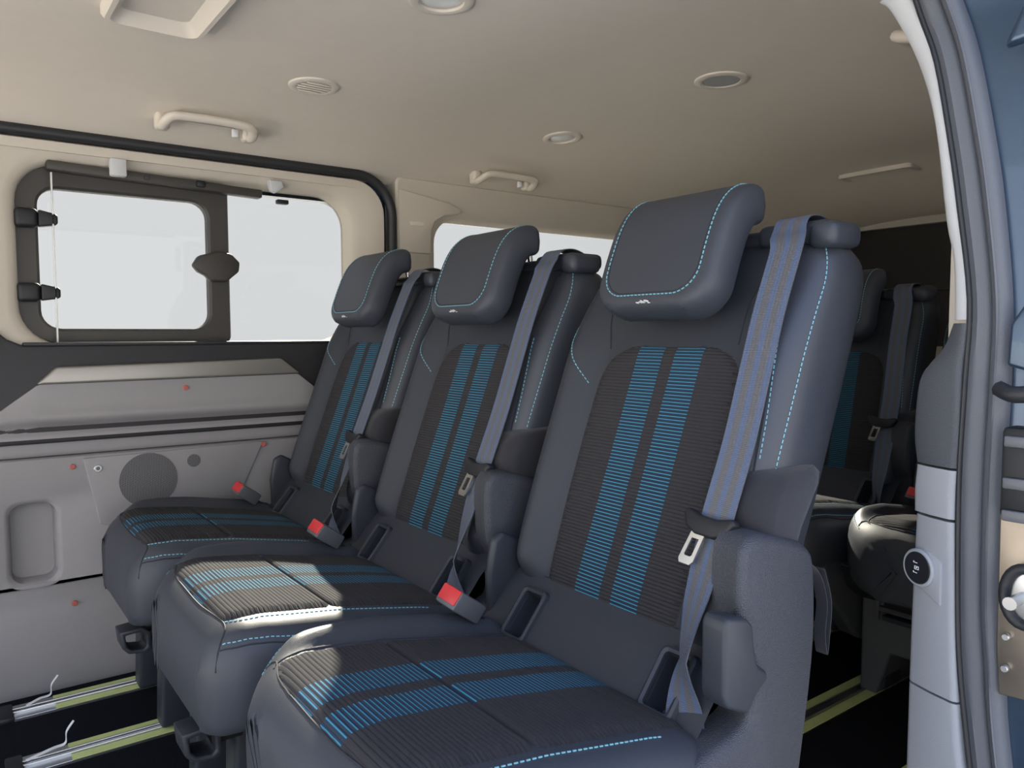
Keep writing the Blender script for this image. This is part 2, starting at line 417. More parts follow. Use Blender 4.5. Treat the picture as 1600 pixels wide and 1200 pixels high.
# ---- far side wall: outer skin with the two window openings
def side_skin(name, y0, y1, m, openings, xa, xb, za, zb):
    """flat wall with rounded openings: tiles around each opening"""
    mb = MB(); xs = xa
    for (x0, x1, z0, z1, r) in openings:
        c = [(x1+.06, zb), (x0-.06, zb), (x0-.06, za), (x1+.06, za)]
        hole = rr(x0, x1, z0, z1, r, 8)
        outer = rr(x0-.06, x1+.06, za, zb, .0001, 8)
        for y in (y0, y1):
            mb.add(*loftg([[(x, y, z) for x, z in outer], [(x, y, z) for x, z in hole]], cap=False))
        mb.add(*loftg([[(x, y0, z) for x, z in hole], [(x, y1, z) for x, z in hole]], cap=False))
        if x0-.06 > xs: mb.add(*boxg(((xs+x0-.06)/2, (y0+y1)/2, (za+zb)/2), (x0-.06-xs, abs(y1-y0), zb-za)))
        xs = x1+.06
    if xb > xs: mb.add(*boxg(((xs+xb)/2, (y0+y1)/2, (za+zb)/2), (xb-xs, abs(y1-y0), zb-za)))
    return obj(name, mb.v, mb.f, m, sharp=30)
wl = side_skin('wall_left', 2.155, 2.185, 'body_paint', [(.15, .985, .835, 1.24, .07), (1.26, 2.45, .84, 1.215, .07)], XF, XR, -.1, 1.5)
tag(wl, kind='structure')

# ---- sliding door inner trim (far side)
door = empty('door_1', (0.3, 2.1, 0), kind='structure')
def D(o): o.parent = door; o.matrix_parent_inverse = Matrix.Translation((-.3, -2.1, 0)); return o
hole = lambda i, r: rr(.146+i, .975-i, .826+i, 1.255-i, r, 8)
D(frame_loft('window_surround', [(rr(-.42, 1.075, .755, 1.302, .10, 8), 2.15), (rr(-.42, 1.075, .755, 1.302, .10, 8), 2.085), (rr(-.415, 1.070, .76, 1.297, .095, 8), 2.076),
    (rr(-.39, 1.045, .785, 1.275, .09, 8), 2.075), (hole(-.022, .105), 2.090), (hole(-.008, .098), 2.096), (hole(0, .092), 2.104), (hole(.004, .09), 2.125), (hole(.006, .088), 2.158)], 'pillar_trim'))
D(tube('door_seal', [(x, 2.078, z) for x, z in rr(-.45, 1.098, -.2, 1.315, .115, 10)], .014, 'rubber', closed=True, n=10, ref=(0, 1, 0)))
# dark band under the window
D(prism('waist_panel', [(-.45, .60), (1.07, .60), (1.07, .826), (.99, .830), (.15, .828), (.12, .842), (.10, .862), (-.45, .868)], 'xz', 2.068, 2.15, 'dark_panel', bevel=.006))
D(box('window_ledge', (.58, 2.105, .831), (.86, .08, .008), 'rubber', bevel=.003))
st = D(prism('decor_strip', [(.172, .739), (.213, .778), (.742, .788), (.794, .746)], 'xz', 2.048, 2.075, 'silver_strip', bevel=.005))
def ztop(x): return float(np.interp(x, [-.45, .0, .10, .172, .18, .79, .83, .90, 1.07], [.615, .62, .68, .735, .738, .744, .712, .66, .63]))
xs = sorted(set([round(a, 4) for a in np.linspace(-.45, 1.07, 40)]+[.0, .10, .172, .18, .79, .83, .90]))
scoop = lambda s, z: 2.058-.004*math.sin(math.pi*s)+.016*math.exp(-((z-.634)/.012)**2)-.010*math.exp(-((z-.662)/.016)**2)
D(sheet('armrest_panel', xs, lambda x: (.612, max(ztop(x), .6135)), scoop, 'grey_panel', None))
D(sheet('middle_band', [-.45, .2, 1.07], lambda x: (.568, .609), lambda s, z: 2.083+.006*abs(2*s-1)**4, 'grey_panel', None))
# lower panel with a map pocket
pk = lambda i, r: rr(.106+i, .208-i, .268+i, .462-i, r, 6)
lp = D(frame_loft('lower_panel', [(rr(-.45, 1.07, .264, .565, .004, 6), 2.15), (rr(-.45, 1.07, .264, .565, .004, 6), 2.092), (rr(-.446, 1.066, .268, .561, .004, 6), 2.087),
    (pk(-.008, .034), 2.087), (pk(-.003, .03), 2.089), (pk(.004, .026), 2.096), (pk(.008, .022), 2.135)], 'grey_panel'))
D(box('pocket_back', (.157, 2.137, .365), (.12, .004, .21), 'grey_panel', bevel=0))
D(sheet('sill_panel', [-.45, .1, .5, 1.07], lambda x: (.0, .260), lambda s, z: 2.096-.012*math.sin(math.pi*min(1, s*1.25))**.7, 'grey_panel', None))
sp = D(prism('speaker_panel', [(.263, .556), (.699, .561), (.625, .405), (.60, .385), (.33, .380), (.295, .392)], 'xz', 2.082, 2.095, 'grey_panel', bevel=.003))
D(disc('speaker_grille', (.407, 2.0818, .488), .068, 'speaker_mesh', None, depth=.002, n=48, bevel=0))
D(disc('tweeter_grille', (.516, 2.0818, .526), .0165, 'speaker_mesh', None, depth=.002, bevel=0))
D(disc('screw', (.294, 2.081, .529), .009, 'steel', None, depth=.005))
D(disc('screw_recess_shade', (.294, 2.0782, .529), .0045, 'buckle', None, depth=.001, bevel=0))  # flat dark disc on the screw head; shade of its recess put in as colour
for x, z, y in ((.494, .718, 2.053), (.241, .538, 2.086), (.698, .553, 2.081), (.234, .207, 2.083)):
    D(disc('red_plug', (x, y, z), .0065, 'red_plug', None, depth=.006, n=16))

# ---- sliding window in that door
win = empty('window_1', (.56, 2.13, .84), kind='structure')
def Wn(o): o.parent = win; o.matrix_parent_inverse = Matrix.Translation((-.56, -2.13, -.84)); return o
ring = lambda i, r: rr(.194+i, .578-i, .867+i, 1.198-i, r, 6)
fo = rr(.143, .632, .829, 1.252, [.02, .09, .09, .02], 6)
Wn(frame_loft('pane_frame', [(fo, 2.150), (fo, 2.128), (rr(.148, .628, .833, 1.248, [.02, .086, .086, .02], 6), 2.122), (ring(-.006, .048), 2.122), (ring(0, .042), 2.128), (ring(0, .042), 2.152)], 'window_frame'))
Wn(box('pane', (.386, 2.146, 1.033), (.40, .004, .345), 'window_glass', bevel=0))
Wn(box('pane', (.80, 2.150, 1.04), (.40, .004, .43), 'window_glass', bevel=0))
lt = Wn(prism('latch', [(.532, 1.032), (.548, 1.058), (.578, 1.066), (.60, 1.072), (.632, 1.066), (.653, 1.045), (.650, 1.020), (.632, 1.005), (.618, .992), (.575, .992), (.565, 1.006), (.545, 1.016)], 'xz', 2.098, 2.126, 'window_frame', bevel=.006))
for zc in (1.122, .951):
    h = Wn(box('catch', (.169, 2.108, zc), (.046, .032, .044), 'plastic_dark', bevel=.009, segs=3))
    Wn(prism('catch_lever', [(.193, zc+.020), (.226, zc+.013), (.232, zc+.008), (.232, zc-.010), (.226, zc-.014), (.193, zc-.019)], 'xz', 2.092, 2.120, 'plastic_dark', bevel=.005))
Wn(box('blind_guide_edge', (.222, 2.098, 1.03), (.0035, .012, .40), 'lens', bevel=.001))
a = math.atan2(-.016, .5)
ax = np.array([(math.cos(a), 0, math.sin(a)), (0, 1, 0), (-math.sin(a), 0, math.cos(a))])
Wn(box('blind_cassette', (.462, 2.100, 1.238), (.50, .034, .022), 'window_frame', bevel=.004, ax=ax))
Wn(box('blind_hook', (.552, 2.080, 1.238), (.022, .012, .016), 'plastic_dark', bevel=.003))
Wn(box('blind_hook', (.425, 2.081, 1.239), (.012, .006, .010), 'plastic', bevel=.002))
Wn(box('blind_stop', (.775, 2.110, 1.218), (.032, .02, .012), 'plastic_dark', bevel=.003))
Wn(box('blind_bracket', (.36, 2.080, 1.254), (.036, .03, .042), 'white_trim', bevel=.004))
b_ = Wn(prism('blind_bracket', [(.728, 1.268), (.762, 1.268), (.768, 1.252), (.758, 1.244), (.748, 1.236), (.735, 1.240), (.730, 1.252)], 'xz', 2.072, 2.098, 'white_trim', bevel=.003))

# ---- quarter panel behind the door
q = empty('trim_1', (1.8, 2.1, 0), kind='structure')
def Q(o): o.parent = q; o.matrix_parent_inverse = Matrix.Translation((-1.8, -2.1, 0)); return o
qh = lambda i, r: rr(1.258+i, 2.46-i, .84+i, 1.217-i, r, 8)
Q(frame_loft('quarter_surround', [(rr(1.112, 3.14, .72, 1.325, .02, 8), 2.15), (rr(1.112, 3.14, .72, 1.325, .02, 8), 2.082), (rr(1.118, 3.13, .726, 1.32, .02, 8), 2.076),
   (qh(-.03, .10), 2.084), (qh(-.008, .085), 2.094), (qh(0, .08), 2.105), (qh(.004, .078), 2.158)], 'pillar_trim'))
Q(prism('pillar_cap', [(1.122, 1.10), (1.122, 1.288), (1.30, 1.262), (1.335, 1.248), (1.343, 1.238), (1.335, 1.231), (1.28, 1.222), (1.245, 1.20), (1.232, 1.17), (1.230, 1.10)], 'xz', 2.073, 2.09, 'pillar_trim', bevel=.004))
Q(box('airbag_badge', (1.180, 2.072, 1.188), (.05, .003, .013), 'headliner', bevel=.001))
Q(prism('quarter_panel', [(1.10, 0), (3.13, 0), (3.13, .73), (1.10, .73)], 'xz', 2.088, 2.15, 'grey_panel', bevel=.006))
win2 = box('window_2', (1.86, 2.166, 1.03), (1.28, .004, .44), 'window_glass', bevel=0); tag(win2, kind='structure')
# wheel-arch ends, tail wall
wr = MB()
for (y0, y1, z0, z1) in ((.40, 2.19, 1.285, 1.48), (.40, 2.19, -.1, .80), (.40, .55, .80, 1.285), (2.02, 2.19, .80, 1.285)):
    wr.add(*boxg((XR+.02, (y0+y1)/2, (z0+z1)/2), (.05, y1-y0, z1-z0)))
wrear = obj('wall_rear', wr.v, wr.f, 'pillar_trim', smooth=False); tag(wrear, kind='structure')
win3 = box('window_3', (XR+.03, 1.285, 1.04), (.006, 1.50, .52), 'privacy_glass', bevel=0); tag(win3, kind='structure')
box('wiper_line', (XR+.022, 1.285, 1.025), (.006, 1.46, .008), 'plastic_dark', win3, bevel=0).matrix_parent_inverse = win3.matrix_world.inverted()

# ---- near side wall behind the open door
wn = side_skin('wall_right', .38, .455, 'pillar_trim', [(1.26, 2.45, .84, 1.215, .07)], 1.03, XR, -.1, 1.45); tag(wn, kind='structure')
win4 = box('window_4', (1.855, .40, 1.03), (1.27, .004, .44), 'window_glass', bevel=0); tag(win4, kind='structure')

# ================================================================== DOOR APERTURE ON THE NEAR SIDE
def strip(name, rows, m, parent=None, sub=4, back=.06, rad=.008, sharp=50):
    """upright trim: rows of (z, Xl, Yl, Xr, Yr); rounded edges, returns back into the body on both sides"""
    R = smooth_path([(r[1], r[2], r[0], ) for r in rows], sub); L = smooth_path([(r[3], r[4], r[0]) for r in rows], sub); rings = []
    for a, b in zip(R, L):
        d = b-a; n = np.array([-abs(d[1]), 0, 0]); u = d/np.linalg.norm(d); nrm = np.array([u[1], -u[0], 0]); nrm = nrm if nrm[0] < 0 else -nrm
        k = lambda s, h: a+d*s+nrm*h
        e = rad/np.linalg.norm(d)
        rings.append([a-nrm*back+u*.004, a-nrm*rad*1.2, k(e*.12, -rad*.5), k(e*.5, -rad*.13), k(e, 0), k(.5, .0015), k(1-e, 0), k(1-e*.5, -rad*.13), k(1-e*.12, -rad*.5), b-nrm*rad*1.2, b-nrm*back-u*.004])
    v, f = loftg(rings, cap=True); return obj(name, v, f, m, parent, sharp=sharp)
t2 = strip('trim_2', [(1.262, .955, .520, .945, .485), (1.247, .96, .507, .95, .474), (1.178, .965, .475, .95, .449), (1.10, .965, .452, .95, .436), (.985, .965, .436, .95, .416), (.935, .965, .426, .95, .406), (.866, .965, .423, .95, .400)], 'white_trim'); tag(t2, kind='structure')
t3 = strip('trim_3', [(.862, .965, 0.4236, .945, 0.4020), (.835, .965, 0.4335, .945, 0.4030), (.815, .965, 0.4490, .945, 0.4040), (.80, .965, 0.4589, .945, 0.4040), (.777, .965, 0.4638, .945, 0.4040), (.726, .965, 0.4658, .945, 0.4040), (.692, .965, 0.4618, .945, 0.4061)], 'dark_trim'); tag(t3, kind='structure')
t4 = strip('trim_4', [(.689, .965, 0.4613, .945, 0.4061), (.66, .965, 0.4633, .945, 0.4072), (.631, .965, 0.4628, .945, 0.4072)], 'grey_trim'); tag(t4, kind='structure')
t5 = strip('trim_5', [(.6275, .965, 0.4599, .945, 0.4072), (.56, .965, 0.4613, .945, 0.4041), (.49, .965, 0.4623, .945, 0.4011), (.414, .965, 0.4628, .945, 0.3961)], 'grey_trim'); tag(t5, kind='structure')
t6 = strip('trim_6', [(.411, .965, 0.4628, .945, 0.3961), (.35, .965, 0.4628, .945, 0.3901), (.29, .965, 0.4628, .945, 0.3780), (.10, .965, 0.4628, .945, 0.3418), (0, .965, 0.4628, .945, 0.3318)], 'grey_trim'); tag(t6, kind='structure')
# door seal: two rubber ribs on a flat lip
SR = [(1.29, .94, .485, .935, .440), (1.227, .952, .469, .946, .4195), (1.168, .952, .449, .946, .4015), (1.07, .952, .430, .946, .3815), (.995, .952, .418, .946, .3695), (.888, .952, .4035, .946, .358), (.80, .952, .406, .946, .356), (.68, .952, .409, .946, .358), (.547, .952, .406, .946, .357), (.469, .952, .402, .946, .350), (.389, .952, .392, .946, .344), (.20, .952, .365, .946, .317), (0, .952, .335, .946, .292)]
def lerp_rows(a, b, dx): return [(z, xl+(xr-xl)*a+dx, yl+(yr-yl)*a, xl+(xr-xl)*b+dx, yl+(yr-yl)*b) for z, xl, yl, xr, yr in SR]
t7 = strip('trim_7', lerp_rows(0, .62, .001), 'rubber_seal', rad=.012); tag(t7, kind='structure')
strip('seal_rib', lerp_rows(.60, 1.0, -.004), 'rubber_seal', t7, rad=.011)
strip('seal_lip', lerp_rows(.02, .16, -.002), 'rubber', t7, rad=.004)
# header rail over the door opening
hd = box('trim_8', (-.03, .445, 1.395), (2.1, .10, .15), 'pillar_trim', bevel=.02, segs=3); tag(hd, kind='structure')
tube('header_seal', [(-1.05, .43, 1.318), (0, .43, 1.318), (.9, .43, 1.318)], .012, 'rubber', hd).matrix_parent_inverse = Matrix.Translation((0, 0, 0))
# body jamb
jr = [(z, xr+.012, yr+.006, xr+.02, yr-.12) for z, xl, yl, xr, yr in SR]
wj = strip('wall_front', jr, 'body_paint', rad=.01, back=.08); tag(wj, kind='structure')
jamb_parts = []
def J(o): o.parent = wj; return o
J(prism('hinge_pocket', [(.345, 1.20), (.365, 1.155), (.30, 1.16), (.30, 1.28), (.355, 1.28)], 'yz', .925, .945, 'body_paint', bevel=.008))
J(prism('bare_patch', [(.3545, .66), (.300, .665), (.300, .45), (.349, .445), (.353, .50)], 'yz', .939, .946, 'bare_metal', bevel=.002))
J(prism('jamb_bracket', [(.350, .86), (.352, .815), (.300, .80), (.300, .875), (.335, .885)], 'yz', .935, .946, 'body_paint', bevel=.004))
J(tube('wiring_sleeve', smooth_path([(.925, .354, .79), (.915, .335, .785), (.92, .30, .79)], 5), .009, 'rubber'))
J(box('latch_block', (.93, .327, .70), (.03, .04, .10), 'plastic_dark', bevel=.006))
for z in (.735, .69, .655): J(box('latch_plate', (.912, .327, z), (.006, .03, .012), 'buckle', bevel=.002))
cup = [(.322+.020*math.cos(t), .566+.031*math.sin(t)) for t in np.linspace(0, 2*math.pi, 25)[:-1]]
J(tube('striker_gasket', [(.926, y, z) for y, z in cup], .006, 'rubber', closed=True, ref=(1, 0, 0)))
J(prism('striker_plate', [(.322+.017*math.cos(t), .566+.028*math.sin(t)) for t in np.linspace(0, 2*math.pi, 25)[:-1]], 'yz', .928, .94, 'steel', bevel=.002))
J(tube('striker_bolt', [(.93, .325, .565), (.905, .325, .565), (.895, .325, .565)], [.006, .006, .007], 'steel', n=14))
for z in (.514, .478): J(disc('body_bolt', (.936, .342, z), .0045, 'steel', None, axis='x', depth=.006, n=8))
# socket puck on the grey trim
pz = .563
sock = empty('charging_socket', (.955, .430, pz), label='round black charging socket with white symbols set in the grey pillar trim', cat='socket')
un = np.array([.04, .066, 0]); 
fx = np.array([.04, -.0, 0])
dv = np.array([.965-.945, .461-.405, 0]); uu = dv/np.linalg.norm(dv); nn = np.array([-uu[1], uu[0], 0])   # uu along the trim face (inwards), nn out of it
def S3(u_, z_, h_): return tuple(uu*u_+nn*h_+np.array([0, 0, z_]))
def ringS(r, h, n=40, cz=0, cu=.016): return [S3(cu+r*math.cos(2*math.pi*k/n), cz+r*math.sin(2*math.pi*k/n), h) for k in range(n)]
# base: teardrop plate
tp = [S3(.012+.0225*math.cos(a), .0225*math.sin(a), 0) for a in np.linspace(math.radians(80), math.radians(-100), 20)]
base_ = [(.018, .0235), (.031, .016), (.037, 0), (.034, -.012), (.026, -.022), (-.014, -.040), (-.014, .014), (.002, .0235)]
sv, sf = loftg([[S3(u_, z_, -.012) for u_, z_ in base_], [S3(u_, z_, .004) for u_, z_ in base_]]); obj('bezel', sv, sf, 'grey_trim', sock, bevel=.003)
sv, sf = loftg([ringS(1.14*.0205, 0), ringS(1.14*.0205, .007), ringS(1.14*.019, .009), ringS(1.14*.0175, .009), ringS(1.14*.017, .0078)]); obj('collar', sv, sf, 'grey_trim', sock)
sv, sf = loftg([ringS(1.14*.0172, .004), ringS(1.14*.0172, .0085), ringS(1.14*.0165, .0095)]); obj('socket_face', sv, sf, 'plastic_dark', sock)
pm = MB()
for (u_, z_, wu, wz) in ((.018, .0062, .006, .0008), (.0205, .0068, .0012, .0022), (.018, -.0062, .006, .0008), (.0205, -.0056, .0012, .0022), (.016, .0018, .006, .0007), (.016, -.0018, .006, .0007), (.013, 0, .0007, .0042), (.019, 0, .0007, .0042), (.0165, 0, .0022, .0009), (.0155, .0005, .0009, .0018)):
    pm.add(*boxg(S3(u_, z_, .0097), (wu, wz, .0004), (uu, (0, 0, 1), nn)))
obj('socket_symbols', pm.v, pm.f, 'white_print', sock, smooth=False)

# ================================================================== SEATS
ny_, nz_ = 0, 0
SL = 1/math.sqrt(1+.38**2)
def make_seat():
    root = empty('passenger_seat', (.55, .775, 0))
    # ---------------- backrest
    hw = table((.440, .150), (.455, .190), (.48, .215), (.53, .224), (.62, .229), (.75, .231), (.86, .231), (.91, .226), (.95, .214), (.98, .180), (1.000, .125))
    spine = lambda t: (.5526+.38*np.asarray(t)+.05*SL+.006, np.asarray(t)-.05*SL*.38)
    normal = lambda t: (-SL+0*np.asarray(t), .38*SL+0*np.asarray(t))
    def hf(d, t, y):
        b = sstep(.128, .185, np.abs(y))*(.026*sstep(.98, .80, t)+.004)*sstep(.42, .50, t)
        return .05*e_(d, .055, 2.3)+b*e_(d, .05, 2.0)
    def hb(d, t, y): return .055*e_(d, .04, 2.6)
    hn = table((.440, .150), (.455, .190), (.48, .215), (.53, .224), (.62, .229), (.75, .231), (.90, .231), (.95, .228), (.975, .219), (.99, .200), (1.000, .160))
    back = Slab((.440, 1.0), lambda t: -hn(t), hw, spine, normal, hf, hb)
    bo = back.build('backrest', 'vinyl_soft', root, 56, 56)
    bo.data.materials.append(MATS['vinyl_side'])
    for pl_ in bo.data.polygons:
        c_ = pl_.center
        if c_.y < -.186 and c_.z > .5 and c_.y < -.186+.02*max(0, (c_.z-.95)/.05): pl_.material_index = 1
    il = table((.452, .122), (.47, .130), (.60, .137), (.74, .138), (.79, .134), (.815, .118), (.828, .09), (.833, .05))
    back.patch('back_insert', 'rib_back', bo, (.452, .833), lambda t: -il(t), il, puff=.005, r=.018, vs_=1/SL, rib=.0052, ny=22)
    def ln(s, pts, off=.0006): return s.line(pts, off)
    stitches('stitch_line', [ln(back, [(.985, .165), (.965, .198), (.93, .213), (.885, .218), (.84, .207), (.80, .180), (.765, .146)]),
        ln(back, [(.982, .14), (.984, .05), (.984, -.06), (.982, -.11)]),
        ln(back, [(.978, -.190), (.965, -.207), (.93, -.217), (.88, -.219), (.80, -.220), (.68, -.219)]),
        ln(back, [(.835, -.194), (.80, -.198), (.74, -.203), (.68, -.206)])], bo)
    seams('seam', [ln(back, [(.975, .135), (.92, .146), (.87, .143), (.82, .128)], 0), ln(back, [(.975, -.145), (.92, -.128), (.88, -.116), (.83, -.115)], 0),
        ln(back, [(.835, .208), (.80, .222), (.70, .226), (.60, .224), (.52, .218)], 0), ln(back, [(.84, -.190), (.80, -.194), (.74, -.199), (.66, -.203)], 0)], bo)
    # ---------------- headrest (pad with a top that runs back)
    sp_ = smooth_path([(.822, 0, .874), (.832, 0, .90), (.852, 0, .955), (.870, 0, .995), (.888, 0, 1.017), (.908, 0, 1.026), (.931, 0, 1.027)], 10)
    L = np.r_[0, np.cumsum(np.linalg.norm(np.diff(sp_, axis=0), axis=1))]
    tg = np.gradient(sp_, axis=0); tg /= np.linalg.norm(tg, axis=1)[:, None]
    hsp = lambda t: (np.interp(t, L, sp_[:, 0]), np.interp(t, L, sp_[:, 2]))
    hno = lambda t: (-np.interp(t, L, tg[:, 2]), np.interp(t, L, tg[:, 0]))
    Lh = L[-1]
    ho = lambda t: .112-np.where(t < .05, .05-np.sqrt(np.clip(.05**2-(.05-t)**2, 0, 1)), 0)-np.where(t > Lh-.018, .018-np.sqrt(np.clip(.018**2-(t-Lh+.018)**2, 0, 1)), 0)
    hr = Slab((0, Lh), lambda t: -.012-ho(t), lambda t: -.012+ho(t), hsp, hno, lambda d, t, y: .031*e_(d, .026, 2.8)+.002*e_(d, .1), lambda d, t, y: .026*e_(d, .020, 3.0))
    h = hr.build('headrest', 'vinyl', root, 52, 44)
    ya, yb, tb, rc = -.124+.024, .100-.024, .022, .040
    hl = [(Lh-.012, ya), (.16, ya), (.10, ya)]+[(tb+rc-rc*math.sin(a), ya+rc-rc*math.cos(a)) for a in np.linspace(0, math.pi/2, 7)]
    hl += [(tb, -.012)]+[(tb+rc-rc*math.cos(a), yb-rc+rc*math.sin(a)) for a in np.linspace(0, math.pi/2, 7)]+[(.10, yb), (.16, yb), (Lh-.012, yb)]
    stitches('stitch_line', [ln(hr, hl)], h)
    hl2 = [(tb+.0035+(a-tb)*.995, (b+.012)*.965-.012) for a, b in hl]
    seams('seam', [ln(hr, hl2, -.0006)], h, r=.0013)
    # pictogram label on the lower lip
    lab = MB(); P, N = hr.line([(.0105, .004), (.0105, -.042)], .0010, .0008)
    def onlab(k, du, dz, su, sz, mbx):
        i = min(max(int(k), 1), len(P)-2); t_ = P[i+1]-P[i-1]; t_ /= np.linalg.norm(t_); n = N[i]; u2 = np.cross(t_, n)
        if u2[2] < 0: u2 = -u2
        mbx.add(*boxg(P[i]+u2*dz*1.25+t_*du*1.25, (su*1.3, sz*1.3, .0012), (t_, u2, n)))
    white, green, red_ = MB(), MB(), MB()
    for k in (4, 6, 8):
        for dz in (-.0025, 0, .0025): onlab(k, 0, dz-.0015, .0013, .0012, white)
    def ringp(k, dz, r):
        for a in range(8): onlab(k, r*math.cos(a*math.pi/4), dz+r*math.sin(a*math.pi/4), .0012, .0012, white)
    ringp(16, .004, .0022); ringp(32, .005, .0022)
    for dz in (-.001, -.003, -.005): onlab(16, 0, dz, .004, .001, white); onlab(32, 0, dz, .0035, .001, white)
    onlab(21, 0, .004, .0014, .006, white); onlab(24, 0, .004, .0012, .006, white); onlab(20, 0, -.002, .0012, .007, white)
    onlab(23, 0, -.003, .0014, .005, green); onlab(37, 0, -.001, .0035, .005, red_); onlab(39, 0, -.004, .004, .0014, red_)
    lb = obj('warning_pictograms', white.v, white.f, 'white_print', h, smooth=False)
    obj('warning_pictograms', green.v, green.f, 'green_print', h, smooth=False); obj('warning_pictograms', red_.v, red_.f, 'red_print', h, smooth=False)
    for yy in (-.06, .035): tube('headrest_post', [(.945-.55, yy, 1.02), (.950-.55, yy, .985), (.95-.55, yy, .96)], .0055, 'chrome', root, n=10)
    X = lambda x: x-.55
    # collar plate along the top
    box('top_cover', (X(.965), -.02, .983), (.07, .24, .022), 'plastic', root, bevel=.009, segs=3)
    # ---------------- belt guide, belt, tongue
    gd = box('belt_guide', (X(.958), -.165, .984), (.080, .110, .030), 'plastic', root, bevel=.011, segs=3)
    box('belt_guide_end', (X(.950), -.209, .979), (.070, .042, .034), 'vinyl', gd, bevel=.012, segs=3)
    bp = [(1.02, -.155, .93), (1.005, -.158, .985), (.965, -.162, 1.0065), (.925, -.166, 1.005), (.902, -.172, .985), (.877, -.186, .972-.012), (.843, -.187, .884), (.817, -.188, .815), (.781, -.190, .719), (.747, -.187, .632), (.719, -.185, .556), (.702, -.184, .510), (.683, -.189, .458), (.681, -.195, .40), (.680, -.197, .335)]
    pts = smooth_path([(X(a), b, c) for a, b, c in bp], 6); n = len(pts)
    ang = np.interp(np.arange(n), [0, 54, 64, 71, 77, n-1], [0, 0, .35, .72, -.35, -.65])
    wd = np.interp(np.arange(n), [0, 54, 62, 72, 78, n-1], [.047, .047, .046, .040, .046, .047])
    bl = ribbon('seat_belt', pts, .047, 'webbing', root, angles=ang, widths=wd)
    c = np.array((X(.741), -.182, .620)); tt = np.array((.38, -.05, 1.0)); tt /= np.linalg.norm(tt); yy = np.array((.05, 1, .08)); yy -= tt*(yy@tt); yy /= np.linalg.norm(yy); no = np.cross(tt, yy); no = no if no[0] < 0 else -no
    prof = [(-.039, .006), (-.034, .013), (-.012, .007), (.012, .007), (.034, .013), (.040, .006), (.030, -.011), (.015, -.017), (-.012, -.017), (-.028, -.011)]
    r0 = [c+yy*a+tt*b-no*.006 for a, b in prof]; r1 = [c+yy*a+tt*b+no*.010 for a, b in prof]
    v, f = loftg([r0, r1]); tn = obj('belt_tongue', v, f, 'plastic_dark', root, bevel=.004, segs=3)
    c2 = c+yy*.014-tt*.034+no*.006
    om = [(-.0105, .020), (-.0115, -.016), (-.008, -.021), (.008, -.021), (.0115, -.016), (.0105, .020)]
    im = [(-.0055, .012), (-.006, -.009), (-.004, -.011), (.004, -.011), (.006, -.009), (.0055, .012)]
    R = lambda o_, h_: [c2+yy*(a+.006*(-b/.03))+tt*b+no*h_ for a, b in o_]
    v, f = loftg([R(im, -.0012), R(om, -.0012), R(om, .0012), R(im, .0012), R(im, -.0012)], cap=False); obj('tongue_plate', v, f, 'chrome', tn, weld=1e-6, sharp=30)
    # sewn end of the belt
    sw = MB()
    for k in range(5):
        for j in range(5): sw.add(*boxg((X(.6800), -.197+(j-2)*.0085, .362+k*.008), (.004, .006, .0012)))
    tag(obj('belt_sewing', sw.v, sw.f, 'grey_trim', bl, smooth=False), kind='stuff')
    prism('belt_anchor', [(X(.650), .375), (X(.705), .372), (X(.70), .325), (X(.655), .330)], 'xz', -.23, -.165, 'plastic_dark', root, bevel=.004)
    # ---------------- cushion
    ch = table((.262, .165), (.268, .190), (.285, .216), (.33, .234), (.45, .240), (.60, .236), (.66, .228), (.685, .215), (.70, .19))
    cz = lambda t: np.interp(t, [.26, .28, .30, .32, .35, .46, .60, .70], [.428, .440, .447, .451, .4525, .440, .415, .392])
    csp = lambda t: (np.asarray(t), cz(t)-.065)
    cno = lambda t: (0*np.asarray(t), 1+0*np.asarray(t))
    def chf(d, t, y):
        yy_ = np.asarray(y)+.025
        b = sstep(.158, .205, yy_)*.022*sstep(.27, .37, t)
        return (.065*e_(d, .058, 2.5))+b*e_(d, .05)
    cr2 = table((.262, .060), (.268, .110), (.285, .148), (.31, .176), (.35, .200), (.45, .219), (.60, .219), (.66, .210), (.685, .198), (.70, .17))
    cu = Slab((.262, .70), lambda t: -.022-ch(t), cr2, csp, cno, chf, lambda d, t, y: .078*e_(d, .028, 3.2))
    co = cu.build('cushion', 'vinyl', root, 56, 52)
    fe = table((-.22, .300), (-.10, .300), (.05, .305), (.16, .322))
    cl = table((.300, -.170), (.320, -.192), (.40, -.200), (.52, -.205), (.66, -.208), (.69, -.205)); cr = table((.300, .080), (.312, .122), (.325, .136), (.42, .138), (.55, .132), (.69, .125))
    dip = lambda t, y: -.0045*np.exp(-((t-.458)/.004)**2)
    cu.patch('cushion_insert', 'rib_cushion', co, (.300, .69), cl, cr, puff=.0055, r=.016, ny=22, dip=dip, rib=.0062)
    stitches('stitch_line', [ln(cu, [(.305, -.185), (.33, -.203), (.40, -.2105), (.52, -.2155), (.62, -.218)]), ln(cu, [(.291, -.222), (.312, -.236), (.36, -.247), (.44, -.252), (.52, -.252)]),
        ln(cu, [(.302, .150), (.325, .172), (.36, .190), (.42, .202), (.50, .207), (.60, .206)])], co)
    seams('seam', [ln(cu, [(.300, .05), (.305, .10), (.318, .145), (.305, .155)], 0), ln(cu, [(.300, .05), (.298, -.08), (.303, -.19), (.285, -.222), (.276, -.232)], 0),
        ln(cu, [(.287, -.224), (.31, -.240), (.36, -.251), (.44, -.256), (.6, -.25)], 0), ln(cu, [(.31, .130), (.325, .139), (.42, .141), (.55, .135), (.68, .128)], 0)], co)
    # ---------------- apron between cushion and backrest, with two framed pockets
    ap0, ap1 = np.array((X(.655), 0, .380)), np.array((X(.735), 0, .478)); ua = ap1-ap0; la = np.linalg.norm(ua); ua /= la; na = np.array((-ua[2], 0, ua[0]))
